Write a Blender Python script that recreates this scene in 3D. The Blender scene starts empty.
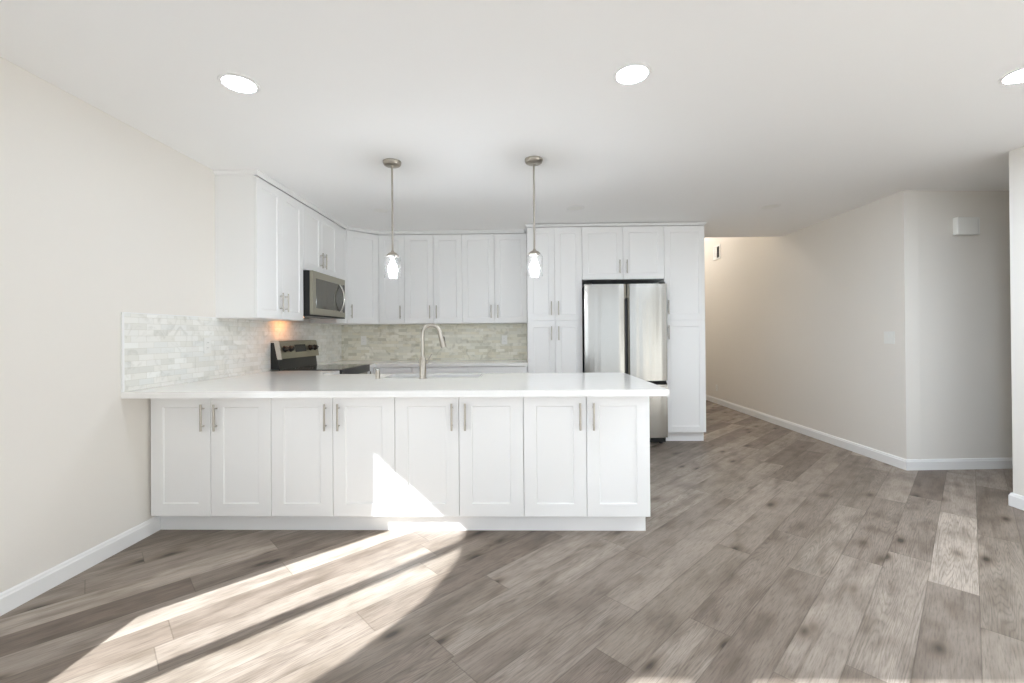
import bpy, bmesh, math, random
from mathutils import Vector, Matrix

# ------------------------------------------------------------------ camera, sky, sun, exposure
S = 0.0254                       # all lengths below are in inches, x right, y into the room, z up
SC = bpy.context.scene
COL = SC.collection
SC.view_settings.view_transform = 'Standard'
SC.view_settings.look = 'None'
SC.view_settings.gamma = 1.0
SC.view_settings.use_curve_mapping = False
SC.view_settings.exposure = 0.13
SC.cycles.use_denoising = True
SC.cycles.max_bounces = 16
SC.cycles.diffuse_bounces = 10
SC.cycles.glossy_bounces = 6
SC.cycles.transmission_bounces = 10
SC.cycles.transparent_max_bounces = 12
SC.cycles.sample_clamp_indirect = 6.0
SC.cycles.caustics_reflective = False
SC.cycles.caustics_refractive = False

cam_d = bpy.data.cameras.new('camera')
cam = bpy.data.objects.new('camera', cam_d)
COL.objects.link(cam)
cam_d.sensor_width = 36.0
cam_d.lens = 439.44 / 1024 * 36.0
cam_d.shift_y = -8.54 / 1024
cam_d.clip_start = 0.02
cam.matrix_world = (Matrix.Translation((0, 0, 48.44 * S)) @ Matrix.Rotation(0.0216, 4, 'Z')
                    @ Matrix.Rotation(math.pi / 2 + 0.0046, 4, 'X') @ Matrix.Rotation(-0.0072, 4, 'Z'))
SC.camera = cam

SKY, SUN, LAMP, LAMP_R, BULB, HOOD, HALL = 2.15, 18.5, 45.0, 650.0, 145.0, 2.2, 85.0

world = bpy.data.worlds.new('sky')
SC.world = world
world.use_nodes = True
bgn = world.node_tree.nodes['Background']
_wt = world.node_tree
_tc = _wt.nodes.new('ShaderNodeTexCoord')
_sp = _wt.nodes.new('ShaderNodeSeparateXYZ')
_mr = _wt.nodes.new('ShaderNodeMapRange')
_mr.inputs['From Min'].default_value = -1
_rp = _wt.nodes.new('ShaderNodeValToRGB')
_e = _rp.color_ramp.elements          # sunlit paving below, bright haze at the horizon, bluer zenith
_e[0].position, _e[0].color = 0.0, (0.37, 0.39, 0.42, 1)
_e[1].position, _e[1].color = 1.0, (0.16, 0.21, 0.30, 1)
for _p, _c in ((0.40, (0.475, 0.50, 0.53, 1)), (0.47, (0.90, 0.96, 1.04, 1)), (0.56, (0.90, 0.96, 1.05, 1)), (0.66, (0.62, 0.66, 0.72, 1)), (0.8, (0.25, 0.30, 0.38, 1))):
    _x = _e.new(_p)
    _x.color = _c
_wt.links.new(_tc.outputs['Generated'], _sp.inputs[0])
_wt.links.new(_sp.outputs[2], _mr.inputs['Value'])
_wt.links.new(_mr.outputs[0], _rp.inputs[0])
_wt.links.new(_rp.outputs[0], bgn.inputs[0])
_dt = _wt.nodes.new('ShaderNodeVectorMath')      # hazy sky is brighter on the sun's side
_dt.operation = 'DOT_PRODUCT'
_dt.inputs[1].default_value = (-0.76, -0.65, 0.05)
_gl = _wt.nodes.new('ShaderNodeMapRange')
_gl.interpolation_type = 'SMOOTHSTEP'
_gl.inputs['From Min'].default_value = 0.70
_gl.inputs['From Max'].default_value = 1.0
_gl.inputs['To Min'].default_value = SKY * 0.92
_gl.inputs['To Max'].default_value = SKY * 2.8
_wt.links.new(_tc.outputs['Generated'], _dt.inputs[0])
_wt.links.new(_dt.outputs['Value'], _gl.inputs['Value'])
_wt.links.new(_gl.outputs[0], bgn.inputs[1])

sun_d = bpy.data.lights.new('sun', 'SUN')
sun_d.energy = SUN
sun_d.angle = math.radians(0.6)
sun_d.color = (0.92, 0.965, 1.0)
sun = bpy.data.objects.new('sun', sun_d)
COL.objects.link(sun)
sun.rotation_euler = Vector((1, 1, -0.914)).to_track_quat('-Z', 'Y').to_euler()
sun.location = (-5, -5, 5)


def portal(name, loc, target_dir, w, h):
    d = bpy.data.lights.new(name, 'AREA')
    d.shape = 'RECTANGLE'
    d.size = w * S
    d.size_y = h * S
    d.cycles.is_portal = True
    o = bpy.data.objects.new(name, d)
    COL.objects.link(o)
    o.location = Vector(loc) * S
    o.rotation_euler = Vector(target_dir).to_track_quat('-Z', 'Y').to_euler()
    return o


portal('daylight_patio_door', (-25, -27, 41), (0, 1, 0), 96, 80)
portal('daylight_added_window', (79, -27, 50), (0, 1, 0), 102, 88)  # portal for the added rear window
portal('daylight_side_window', (-98.5, 22, 47), (1, 0, 0), 58, 50)


# ------------------------------------------------------------------ materials
def nodes_of(name):
    m = bpy.data.materials.new(name)
    m.use_nodes = True
    nt = m.node_tree
    return m, nt, nt.nodes['Principled BSDF']


def lin(c):
    return tuple(((v / 255) / 12.92 if v / 255 <= 0.04045 else ((v / 255 + 0.055) / 1.055) ** 2.4) for v in c) + (1.0,)


def plain(name, rgb, rough=0.5, metal=0.0, spec=0.5, bump=0.0, bscale=60.0, var=0.0, coat=0.0):
    m, nt, b = nodes_of(name)
    b.inputs['Base Color'].default_value = lin(rgb)
    b.inputs['Roughness'].default_value = rough
    b.inputs['Metallic'].default_value = metal
    b.inputs['Specular IOR Level'].default_value = spec
    b.inputs['Coat Weight'].default_value = coat
    tc = nt.nodes.new('ShaderNodeTexCoord')
    n = nt.nodes.new('ShaderNodeTexNoise')
    n.inputs['Scale'].default_value = bscale
    n.inputs['Detail'].default_value = 4
    nt.links.new(tc.outputs['Object'], n.inputs['Vector'])
    if var > 0:
        mx = nt.nodes.new('ShaderNodeMix')
        mx.data_type = 'RGBA'
        mx.inputs['A'].default_value = lin(rgb)
        mx.inputs['B'].default_value = lin(tuple(v * (1 - var) for v in rgb))
        nt.links.new(n.outputs['Fac'], mx.inputs['Factor'])
        nt.links.new(mx.outputs['Result'], b.inputs['Base Color'])
    if bump > 0:
        bp = nt.nodes.new('ShaderNodeBump')
        bp.inputs['Strength'].default_value = bump
        bp.inputs['Distance'].default_value = 0.002
        nt.links.new(n.outputs['Fac'], bp.inputs['Height'])
        nt.links.new(bp.outputs['Normal'], b.inputs['Normal'])
    return m


def emit(name, rgb, strength):
    m, nt, b = nodes_of(name)
    b.inputs['Base Color'].default_value = (0.9, 0.9, 0.9, 1)
    b.inputs['Emission Color'].default_value = lin(rgb)
    b.inputs['Emission Strength'].default_value = strength
    return m


M = {}
M['wall'] = plain('greige_wall_paint', (232, 228, 221), 0.75, bump=0.15, bscale=90, spec=0.3)
M['ceiling'] = plain('white_ceiling_paint', (246, 246, 245), 0.85, bump=0.15, bscale=70, spec=0.2)
M['trim'] = plain('white_trim_paint', (240, 240, 239), 0.4, spec=0.4)
M['cab'] = plain('white_cabinet_lacquer', (243, 243, 242), 0.38, spec=0.4, bump=0.02, bscale=20)
M['gap'] = plain('pale_grey_louver', (196, 196, 194), 0.6)  # plain pale grey, used on the chime louver strip
M['quartz'] = plain('white_quartz', (247, 246, 243), 0.14, spec=0.5, var=0.03, bscale=14)
M['nickel'] = plain('brushed_nickel', (180, 173, 162), 0.32, metal=1.0, bump=0.05, bscale=300)
M['cap_metal'] = plain('dark_handle_metal', (120, 115, 104), 0.4, metal=1.0)
M['chrome'] = plain('polished_steel', (205, 203, 196), 0.18, metal=1.0)
M['black'] = plain('black_enamel', (22, 22, 21), 0.3)
M['dark'] = plain('dark_recess', (28, 28, 26), 0.6)
M['blackglass'] = plain('black_ceramic_glass', (14, 14, 15), 0.04, spec=0.8)
M['plastic'] = plain('white_plastic', (236, 236, 232), 0.35)
M['slot'] = plain('outlet_slot', (90, 90, 86), 0.5)
M['lens_on'] = emit('lit_downlight_lens', (224, 239, 255), LAMP)
M['lens_bright'] = emit('brightly_lit_downlight_lens', (224, 239, 255), LAMP_R)
M['lens_off'] = plain('frosted_downlight_lens', (236, 236, 232), 0.35)
M['bulb'] = emit('glowing_bulb', (240, 246, 255), BULB)
M['hood_lamp'] = emit('warm_hood_lamp', (255, 170, 100), HOOD * 8)
M['added_hall_glow'] = emit('added_hall_lamp_glow', (255, 250, 246), HALL)  # glow of the unseen lamp added in the hall
M['display'] = plain('oven_display', (30, 32, 34), 0.1)
M['mark'] = plain('printed_mark', (150, 150, 148), 0.5)


def steel(name, axis, rgb=(198, 197, 194), rough=0.3, wav=0.25):
    m, nt, b = nodes_of(name)
    b.inputs['Metallic'].default_value = 1.0
    b.inputs['Roughness'].default_value = rough
    b.inputs['Base Color'].default_value = lin(rgb)
    tc = nt.nodes.new('ShaderNodeTexCoord')
    mp = nt.nodes.new('ShaderNodeMapping')
    sc = [0.4, 0.4, 0.4]
    for a in axis:
        sc[a] = 9.0
    mp.inputs['Scale'].default_value = sc
    n = nt.nodes.new('ShaderNodeTexNoise')
    n.inputs['Scale'].default_value = 1.0
    n.inputs['Detail'].default_value = 1.0
    bp = nt.nodes.new('ShaderNodeBump')
    bp.inputs['Strength'].default_value = wav
    bp.inputs['Distance'].default_value = 0.01
    nt.links.new(tc.outputs['Object'], mp.inputs['Vector'])
    nt.links.new(mp.outputs['Vector'], n.inputs['Vector'])
    nt.links.new(n.outputs['Fac'], bp.inputs['Height'])
    nt.links.new(bp.outputs['Normal'], b.inputs['Normal'])
    return m


M['steel'] = steel('stainless_steel_sheet', (0,), (170, 168, 163), 0.24, 0.8)
M['range_steel'] = steel('warm_stainless_sheet', (1,), (168, 163, 147), 0.3, 0.05)
M['sink'] = steel('satin_sink_steel', (0,), (112, 112, 110), 0.3, 0.02)


def glass(name, rgb, mixf, rough=0.0):
    m = bpy.data.materials.new(name)
    m.use_nodes = True
    nt = m.node_tree
    nt.nodes.remove(nt.nodes['Principled BSDF'])
    out = nt.nodes['Material Output']
    t = nt.nodes.new('ShaderNodeBsdfTransparent')
    t.inputs[0].default_value = rgb + (1,)
    g = nt.nodes.new('ShaderNodeBsdfGlossy')
    g.inputs['Roughness'].default_value = rough
    lw = nt.nodes.new('ShaderNodeLayerWeight')
    lw.inputs['Blend'].default_value = 0.5
    pw = nt.nodes.new('ShaderNodeMath')
    pw.operation = 'POWER'
    pw.inputs[1].default_value = 4.0
    ml = nt.nodes.new('ShaderNodeMath')
    ml.operation = 'MULTIPLY_ADD'
    ml.inputs[1].default_value = mixf
    ml.inputs[2].default_value = 0.04
    nt.links.new(lw.outputs['Facing'], pw.inputs[0])
    nt.links.new(pw.outputs[0], ml.inputs[0])
    mx = nt.nodes.new('ShaderNodeMixShader')
    nt.links.new(ml.outputs[0], mx.inputs[0])
    nt.links.new(t.outputs[0], mx.inputs[1])
    nt.links.new(g.outputs[0], mx.inputs[2])
    nt.links.new(mx.outputs[0], out.inputs['Surface'])
    return m


M['pane'] = glass('window_pane_glass', (0.97, 0.98, 0.98), 0.2)
M['jar'] = glass('seeded_shade_glass', (0.99, 0.99, 0.99), 0.9, 0.2)
M['oven_glass'] = plain('dark_oven_glass', (40, 38, 33), 0.06, spec=0.9)
M['mw_glass'] = plain('smoked_microwave_glass', (74, 70, 56), 0.07, spec=0.9)


def tile_mat(name, ax, cols, veins):
    """small marble bricks; ax = index of the horizontal object axis"""
    m, nt, b = nodes_of(name)
    N, L = nt.nodes, nt.links
    tc = N.new('ShaderNodeTexCoord')
    sp = N.new('ShaderNodeSeparateXYZ')
    L.new(tc.outputs['Object'], sp.inputs[0])
    cb = N.new('ShaderNodeCombineXYZ')
    L.new(sp.outputs[ax], cb.inputs[0])
    L.new(sp.outputs[2], cb.inputs[1])
    br = N.new('ShaderNodeTexBrick')
    br.inputs['Scale'].default_value = 1.0
    br.inputs['Brick Width'].default_value = 4.3 * S
    br.inputs['Row Height'].default_value = 1.48 * S
    br.inputs['Mortar Size'].default_value = 0.045 * S
    br.inputs['Mortar Smooth'].default_value = 0.3
    br.inputs['Color1'].default_value = (0, 0, 0, 1)
    br.inputs['Color2'].default_value = (1, 1, 1, 1)
    br.inputs['Mortar'].default_value = (0.5, 0.5, 0.5, 1)
    L.new(cb.outputs[0], br.inputs['Vector'])
    ramp = N.new('ShaderNodeValToRGB')
    e = ramp.color_ramp.elements
    e[0].position, e[0].color = 0.0, lin(cols[0])
    e[1].position, e[1].color = 1.0, lin(cols[4])
    for p, c in ((0.25, cols[1]), (0.5, cols[2]), (0.75, cols[3])):
        x = e.new(p)
        x.color = lin(c)
    L.new(br.outputs['Color'], ramp.inputs[0])
    n = N.new('ShaderNodeTexNoise')
    n.inputs['Scale'].default_value = 9
    n.inputs['Detail'].default_value = 8
    n.inputs['Distortion'].default_value = 1.6
    L.new(tc.outputs['Object'], n.inputs['Vector'])
    vr = N.new('ShaderNodeValToRGB')
    v = vr.color_ramp.elements
    v[0].position, v[0].color = 0.30, (0.70, 0.70, 0.67, 1)
    v[1].position, v[1].color = 0.48, (1, 1, 1, 1)
    L.new(n.outputs['Fac'], vr.inputs[0])
    mu = N.new('ShaderNodeMix')
    mu.data_type = 'RGBA'
    mu.blend_type = 'MULTIPLY'
    mu.inputs['Factor'].default_value = veins
    L.new(ramp.outputs[0], mu.inputs['A'])
    L.new(vr.outputs[0], mu.inputs['B'])
    mo = N.new('ShaderNodeMix')
    mo.data_type = 'RGBA'
    L.new(br.outputs['Fac'], mo.inputs['Factor'])
    L.new(mu.outputs['Result'], mo.inputs['A'])
    mo.inputs['B'].default_value = lin((214, 212, 202))
    L.new(mo.outputs['Result'], b.inputs['Base Color'])
    bp = N.new('ShaderNodeBump')
    bp.inputs['Strength'].default_value = 0.35
    bp.inputs['Distance'].default_value = 0.001
    bp.invert = True
    L.new(br.outputs['Fac'], bp.inputs['Height'])
    L.new(bp.outputs['Normal'], b.inputs['Normal'])
    b.inputs['Roughness'].default_value = 0.3
    return m


M['tile_x'] = tile_mat('marble_brick_tile_rear', 0, [(200, 198, 182), (226, 222, 204), (233, 231, 218), (217, 216, 203), (241, 239, 228)], 0.8)
M['tile_y'] = tile_mat('marble_brick_tile_side', 1, [(222, 222, 216), (232, 231, 224), (240, 239, 234), (229, 230, 226), (245, 245, 241)], 0.6)


def floor_mat():
    m, nt, b = nodes_of('oak_plank_floor')
    N, L = nt.nodes, nt.links

    def mth(op, a, c=None, d=None):
        n = N.new('ShaderNodeMath')
        n.operation = op
        for i, v in enumerate((a, c, d)):
            if v is None:
                continue
            if isinstance(v, (int, float)):
                n.inputs[i].default_value = v
            else:
                L.new(v, n.inputs[i])
        return n.outputs[0]

    def comb(x, y, z=0.0):
        n = N.new('ShaderNodeCombineXYZ')
        for i, v in enumerate((x, y, z)):
            if isinstance(v, (int, float)):
                n.inputs[i].default_value = v
            else:
                L.new(v, n.inputs[i])
        return n.outputs[0]

    def wn(vec):
        n = N.new('ShaderNodeTexWhiteNoise')
        n.noise_dimensions = '3D'
        L.new(vec, n.inputs['Vector'])
        return n

    def noise(vec, scale, detail=3, rough=0.5, dist=0.0):
        n = N.new('ShaderNodeTexNoise')
        n.inputs['Scale'].default_value = scale
        n.inputs['Detail'].default_value = detail
        n.inputs['Roughness'].default_value = rough
        n.inputs['Distortion'].default_value = dist
        L.new(vec, n.inputs['Vector'])
        return n.outputs['Fac']

    def ramp(fac, stops):
        n = N.new('ShaderNodeValToRGB')
        e = n.color_ramp.elements
        e[0].position, e[0].color = stops[0]
        e[1].position, e[1].color = stops[-1]
        for p, c in stops[1:-1]:
            x = e.new(p)
            x.color = c
        L.new(fac, n.inputs[0])
        return n.outputs[0]

    def mix(kind, fac, a, c):
        n = N.new('ShaderNodeMix')
        n.data_type = 'RGBA'
        n.blend_type = kind
        if isinstance(fac, (int, float)):
            n.inputs['Factor'].default_value = fac
        else:
            L.new(fac, n.inputs['Factor'])
        for s_, v in (('A', a), ('B', c)):
            if isinstance(v, tuple):
                n.inputs[s_].default_value = v
            else:
                L.new(v, n.inputs[s_])
        return n.outputs['Result']

    tc = N.new('ShaderNodeTexCoord')
    sp = N.new('ShaderNodeSeparateXYZ')
    L.new(tc.outputs['Object'], sp.inputs[0])
    x, y = sp.outputs[0], sp.outputs[1]
    r2 = math.sqrt(0.5)
    u = mth('MULTIPLY', mth('ADD', x, y), r2 / S)            # along the planks, inches
    v = mth('MULTIPLY', mth('SUBTRACT', x, y), r2 / S)       # across the planks, inches
    PW, PL = 6.88, 48.0
    vv = mth('DIVIDE', mth('SUBTRACT', v, 0.7), PW)
    row = mth('FLOOR', vv)
    fv = mth('FRACT', vv)
    off = mth('MULTIPLY', wn(comb(row, 3.7, 1.1)).outputs['Value'], 7.0)
    uu = mth('ADD', mth('DIVIDE', u, PL), off)
    colm = mth('FLOOR', uu)
    fu = mth('FRACT', uu)
    idn = wn(comb(row, colm, 5.3))
    idv = idn.outputs['Value']
    id2 = wn(comb(colm, row, 9.1)).outputs['Value']
    shift = mth('MULTIPLY', idv, 300.0)
    # grain coordinates
    gu = mth('ADD', mth('MULTIPLY', u, 0.045), shift)
    gv = mth('MULTIPLY', v, 0.55)
    gvec = comb(gu, gv, mth('MULTIPLY', id2, 40.0))
    fine = noise(comb(mth('ADD', mth('MULTIPLY', u, 0.30), shift), mth('MULTIPLY', v, 4.0), 0.0), 1.0, 5, 0.65)
    broad = noise(gvec, 1.0, 4, 0.55, 0.6)
    cloud = noise(comb(mth('ADD', mth('MULTIPLY', u, 0.10), shift), mth('MULTIPLY', v, 0.22), 7.0), 1.0, 2, 0.5)
    # cathedral grain: contour lines of a stretched noise
    cn = noise(comb(mth('ADD', mth('MULTIPLY', u, 0.015), shift), mth('MULTIPLY', v, 0.30), 2.0), 1.0, 1.5, 0.4)
    ring = mth('ABSOLUTE', mth('SUBTRACT', mth('FRACT', mth('MULTIPLY', cn, 34.0)), 0.5))
    # knots
    vo = N.new('ShaderNodeTexVoronoi')
    vo.inputs['Scale'].default_value = 1.0
    L.new(comb(mth('ADD', mth('MULTIPLY', u, 0.060), shift), mth('MULTIPLY', v, 0.145), 0.0), vo.inputs['Vector'])
    knot = mth('SUBTRACT', vo.outputs['Distance'], mth('MULTIPLY', mth('SUBTRACT', fine, 0.5), 0.10))

    base = ramp(idv, [(0.0, lin((122, 108, 97))), (0.25, lin((150, 138, 126))), (0.5, lin((166, 154, 143))),
                      (0.75, lin((133, 120, 109))), (1.0, lin((184, 172, 160)))])
    c1 = mix('MULTIPLY', 0.7, base, ramp(broad, [(0.30, (0.62, 0.59, 0.56, 1)), (0.48, (0.95, 0.95, 0.95, 1)), (0.70, (1.12, 1.12, 1.12, 1))]))
    c2 = mix('MULTIPLY', 0.8, c1, ramp(cloud, [(0.32, (0.62, 0.59, 0.56, 1)), (0.55, (1, 1, 1, 1)), (0.8, (1.08, 1.08, 1.08, 1))]))
    c3 = mix('MULTIPLY', 0.8, c2, ramp(fine, [(0.30, (0.55, 0.53, 0.51, 1)), (0.52, (1, 1, 1, 1)), (0.72, (1.15, 1.15, 1.15, 1))]))
    gm = mth('MULTIPLY', mth('GREATER_THAN', id2, 0.66), 0.6)
    c4 = mix('MULTIPLY', gm, c3, ramp(ring, [(0.0, (0.60, 0.57, 0.54, 1)), (0.16, (0.9, 0.9, 0.9, 1)), (0.3, (1.06, 1.06, 1.06, 1))]))
    c5 = mix('MULTIPLY', 0.9, c4, ramp(knot, [(0.05, (0.12, 0.10, 0.08, 1)), (0.09, (0.42, 0.38, 0.34, 1)), (0.16, (0.78, 0.75, 0.72, 1)), (0.30, (1, 1, 1, 1))]))
    # seams
    dv = mth('MULTIPLY', mth('MINIMUM', fv, mth('SUBTRACT', 1.0, fv)), PW)
    du = mth('MULTIPLY', mth('MINIMUM', fu, mth('SUBTRACT', 1.0, fu)), PL)
    d = mth('MINIMUM', dv, du)
    seam = ramp(d, [(0.0, (0, 0, 0, 1)), (0.13, (1, 1, 1, 1))])
    c6 = mix('MULTIPLY', 0.8, c5, mix('MIX', seam, (0.55, 0.53, 0.5, 1), (1, 1, 1, 1)))
    L.new(c6, b.inputs['Base Color'])
    rr = N.new('ShaderNodeMapRange')
    L.new(fine, rr.inputs['Value'])
    rr.inputs['To Min'].default_value = 0.36
    rr.inputs['To Max'].default_value = 0.52
    L.new(rr.outputs[0], b.inputs['Roughness'])
    b.inputs['Specular IOR Level'].default_value = 0.45
    bp = N.new('ShaderNodeBump')
    bp.inputs['Strength'].default_value = 0.25
    bp.inputs['Distance'].default_value = 0.0012
    hsum = mth('ADD', mth('MULTIPLY', seam, 1.0), mth('MULTIPLY', fine, 0.5))
    L.new(hsum, bp.inputs['Height'])
    L.new(bp.outputs['Normal'], b.inputs['Normal'])
    return m


M['floor'] = floor_mat()


# ------------------------------------------------------------------ mesh helpers
def new_bm():
    return bmesh.new()


def add_box(bm, x0, x1, y0, y1, z0, z1, bev=0.0, seg=2):
    vs = [bm.verts.new((x, y, z)) for x in (x0, x1) for y in (y0, y1) for z in (z0, z1)]
    f = [(0, 1, 3, 2), (4, 6, 7, 5), (0, 4, 5, 1), (2, 3, 7, 6), (0, 2, 6, 4), (1, 5, 7, 3)]
    fs = [bm.faces.new([vs[i] for i in q]) for q in f]
    if bev > 0:
        es = list({e for q in fs for e in q.edges})
        bmesh.ops.bevel(bm, geom=es, offset=bev, segments=seg, affect='EDGES', profile=0.6)
    return bm


def frame_axes(d):
    d = d.normalized()
    a = Vector((0, 0, 1)) if abs(d.z) < 0.9 else Vector((1, 0, 0))
    s = d.cross(a).normalized()
    return s, s.cross(d).normalized()


def add_tube(bm, pts, rad, n=16, cap=True):
    pts = [Vector(p) for p in pts]
    rads = rad if isinstance(rad, (list, tuple)) else [rad] * len(pts)
    rings = []
    s = None
    for i, p in enumerate(pts):
        d = (pts[min(i + 1, len(pts) - 1)] - pts[max(i - 1, 0)])
        if s is None:
            s, t = frame_axes(d)
        else:
            d = d.normalized()
            s = (s - d * s.dot(d)).normalized()
            t = s.cross(d).normalized()
        rings.append([bm.verts.new(p + (s * math.cos(a) + t * math.sin(a)) * rads[i])
                      for a in [2 * math.pi * k / n for k in range(n)]])
    for a, b in zip(rings, rings[1:]):
        for k in range(n):
            bm.faces.new((a[k], a[(k + 1) % n], b[(k + 1) % n], b[k]))
    if cap:
        bm.faces.new(rings[0])
        bm.faces.new(rings[-1][::-1])
    return bm


def add_lathe(bm, prof, cx=0, cy=0, n=32, cap_start=True, cap_end=True):
    rings = [[bm.verts.new((cx + r * math.cos(2 * math.pi * k / n), cy + r * math.sin(2 * math.pi * k / n), z))
              for k in range(n)] for r, z in prof]
    for a, b in zip(rings, rings[1:]):
        for k in range(n):
            bm.faces.new((a[k], a[(k + 1) % n], b[(k + 1) % n], b[k]))
    if cap_start:
        bm.faces.new(rings[0][::-1])
    if cap_end:
        bm.faces.new(rings[-1])
    return bm


def add_prism(bm, poly, a0, a1, axis='z'):
    """poly: 2D points; axis z: (x,y) up z; axis y: (x,z) along y; axis x: (y,z) along x"""
    def P(p, a):
        return {'z': (p[0], p[1], a), 'y': (p[0], a, p[1]), 'x': (a, p[0], p[1])}[axis]
    lo = [bm.verts.new(P(p, a0)) for p in poly]
    hi = [bm.verts.new(P(p, a1)) for p in poly]
    n = len(poly)
    for k in range(n):
        bm.faces.new((lo[k], lo[(k + 1) % n], hi[(k + 1) % n], hi[k]))
    bm.faces.new(lo[::-1])
    bm.faces.new(hi)
    return bm


def obj(name, bm, m, parent=None, smooth=False, rot=None, loc=None):
    bmesh.ops.recalc_face_normals(bm, faces=bm.faces)
    for v in bm.verts:
        v.co *= S
    me = bpy.data.meshes.new(name)
    bm.to_mesh(me)
    bm.free()
    if smooth:
        for p in me.polygons:
            p.use_smooth = True
        try:
            me.set_sharp_from_angle(angle=math.radians(40))
        except Exception:
            pass
    me.materials.append(M[m])
    o = bpy.data.objects.new(name, me)
    COL.objects.link(o)
    if parent is not None:
        o.parent = parent
    if loc is not None:
        o.location = Vector(loc) * S
    if rot is not None:
        o.rotation_euler = rot
    return o


def tag(o, label, cat, group=None):
    o['label'] = label
    o['category'] = cat
    if group:
        o['group'] = group
    return o


def thing(name, label, cat, loc=(0, 0, 0), rz=0.0, group=None):
    o = bpy.data.objects.new(name, None)
    COL.objects.link(o)
    o.empty_display_size = 0.1
    o.location = Vector(loc) * S
    o.rotation_euler = (0, 0, rz)
    return tag(o, label, cat, group)


def struct(name, bm, m, parent=None, smooth=False):
    o = obj(name, bm, m, parent, smooth)
    if parent is None:
        o['kind'] = 'structure'
    return o


def dup(root, loc, label, rz=None, group=None):
    r = root.copy()
    COL.objects.link(r)
    r.location = Vector(loc) * S
    if rz is not None:
        r.rotation_euler = (0, 0, rz)
    r['label'] = label
    if group:
        r['group'] = group
    for ch in list(root.children):
        c = ch.copy()
        COL.objects.link(c)
        c.parent = r
        for g in ch.children:
            d = g.copy()
            COL.objects.link(d)
            d.parent = c
    return r


# ------------------------------------------------------------------ room shell
XL, XR, CH = -91.9, 135.0, 98.4
XN = 135.9
YREAR, YK, YEND = -20.5, 222.0, 230.5
PI = math.pi

struct('floor', add_box(new_bm(), -97, 240, -26, 352, -4, 0), 'floor')
struct('ceiling', add_box(new_bm(), -97, 240, -26, YEND, CH, CH + 11), 'ceiling')

# left wall with the side window opening (inner edge of sill at 22.8, near top corner rounded to shape the sun patch)
WZ0, WZ1 = 22.8, 75.4
WY0, WY1 = -8.0, 50.3
hole = [(WY0, WZ0), (WY1, WZ0), (WY1, WZ1), (14, WZ1), (7, 74.2), (1.5, 71.5), (-2, 68), (-5, 63.5), (-7, 58), (WY0, 52)]
bm = new_bm()
X0, X1 = XL - 5, XL
outer = [(-26, 0), (YK + 5, 0), (YK + 5, CH), (-26, CH)]


def wall_with_hole(bm, outer, hole, a0, a1, axis):
    def P(p, a):
        return (a, p[0], p[1]) if axis == 'x' else (p[0], a, p[1])
    for a in (a0, a1):
        ov = [bm.verts.new(P(p, a)) for p in outer]
        hv = [bm.verts.new(P(p, a)) for p in hole]
        es = [bm.edges.new((ov[i], ov[(i + 1) % len(ov)])) for i in range(len(ov))]
        es += [bm.edges.new((hv[i], hv[(i + 1) % len(hv)])) for i in range(len(hv))]
        bmesh.ops.triangle_fill(bm, use_beauty=True, use_dissolve=False, edges=es)
    for pl in (outer, hole):
        lo = [bm.verts.new(P(p, a0)) for p in pl]
        hi = [bm.verts.new(P(p, a1)) for p in pl]
        for k in range(len(pl)):
            bm.faces.new((lo[k], lo[(k + 1) % len(pl)], hi[(k + 1) % len(pl)], hi[k]))
    bmesh.ops.remove_doubles(bm, verts=bm.verts, dist=1e-4)
    return bm


struct('wall_left', wall_with_hole(bm, outer, hole, X0, X1, 'x'), 'wall')
# window frame + middle mullion + pane
bm = new_bm()
add_box(bm, XL - 3.4, XL - 1.7, 20.6, 23.2, WZ0, WZ1)
add_box(bm, XL - 3.2, XL - 2.0, WY0, WY1, WZ0, WZ0 + 0.9)
win = struct('window_1', bm, 'trim')
obj('pane', add_prism(new_bm(), [(-7.9, 23.8), (50.2, 23.8), (50.2, 75.3), (14, 75.3), (7, 74.1), (1.5, 71.4), (-1.9, 67.9), (-4.9, 63.4), (-6.9, 58)],
                      XL - 2.7, XL - 2.5, 'x'), 'pane', win)

# rear wall behind the camera with the patio door opening
DX0, DX1, DH = -73.0, 22.0, 80.0
VX0, VX1 = 28.0, 130.0
bm = new_bm()
add_box(bm, -97, DX0, YREAR - 5, YREAR, 0, CH)
add_box(bm, DX1, VX0, YREAR - 5, YREAR, 0, CH)
add_box(bm, VX1, 140, YREAR - 5, YREAR, 0, CH)
add_box(bm, VX0, VX1, YREAR - 5, YREAR, 0, 6)
add_box(bm, VX0, VX1, YREAR - 5, YREAR, 94, CH)
add_box(bm, DX0, DX1, YREAR - 5, YREAR, DH, CH)
struct('wall_rear', bm, 'wall')
bm = new_bm()
for a, b_ in ((DX0, DX0 + 1.6), (DX1 - 1.6, DX1), (-60.6, -54.6)):
    add_box(bm, a, b_, YREAR - 4, YREAR - 1.5, 0.6, DH)
add_box(bm, DX0, DX1, YREAR - 4, YREAR - 1.5, 0, 0.6)
dr = struct('door_1', bm, 'trim')
obj('pane', add_box(new_bm(), DX0 + 1.6, -60.6, YREAR - 2.9, YREAR - 2.7, 0.6, DH), 'pane', dr)
obj('pane', add_box(new_bm(), -54.6, DX1 - 1.6, YREAR - 2.9, YREAR - 2.7, 0.6, DH), 'pane', dr)

bm = new_bm()
for a, b_ in ((VX0, VX0 + 1.6), (VX1 - 1.6, VX1), (78, 80)):
    add_box(bm, a, b_, YREAR - 4, YREAR - 1.5, 6, 94)
for a, b_ in ((6, 7.5), (92.5, 94)):
    add_box(bm, VX0 + 1.6, VX1 - 1.6, YREAR - 4, YREAR - 1.5, a, b_)
w2 = struct('window_added', bm, 'trim')  # unseen window, added to brighten the right side of the room
obj('pane', add_box(new_bm(), VX0 + 1.6, VX1 - 1.6, YREAR - 2.9, YREAR - 2.7, 7.5, 92.5), 'pane', w2)

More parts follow.
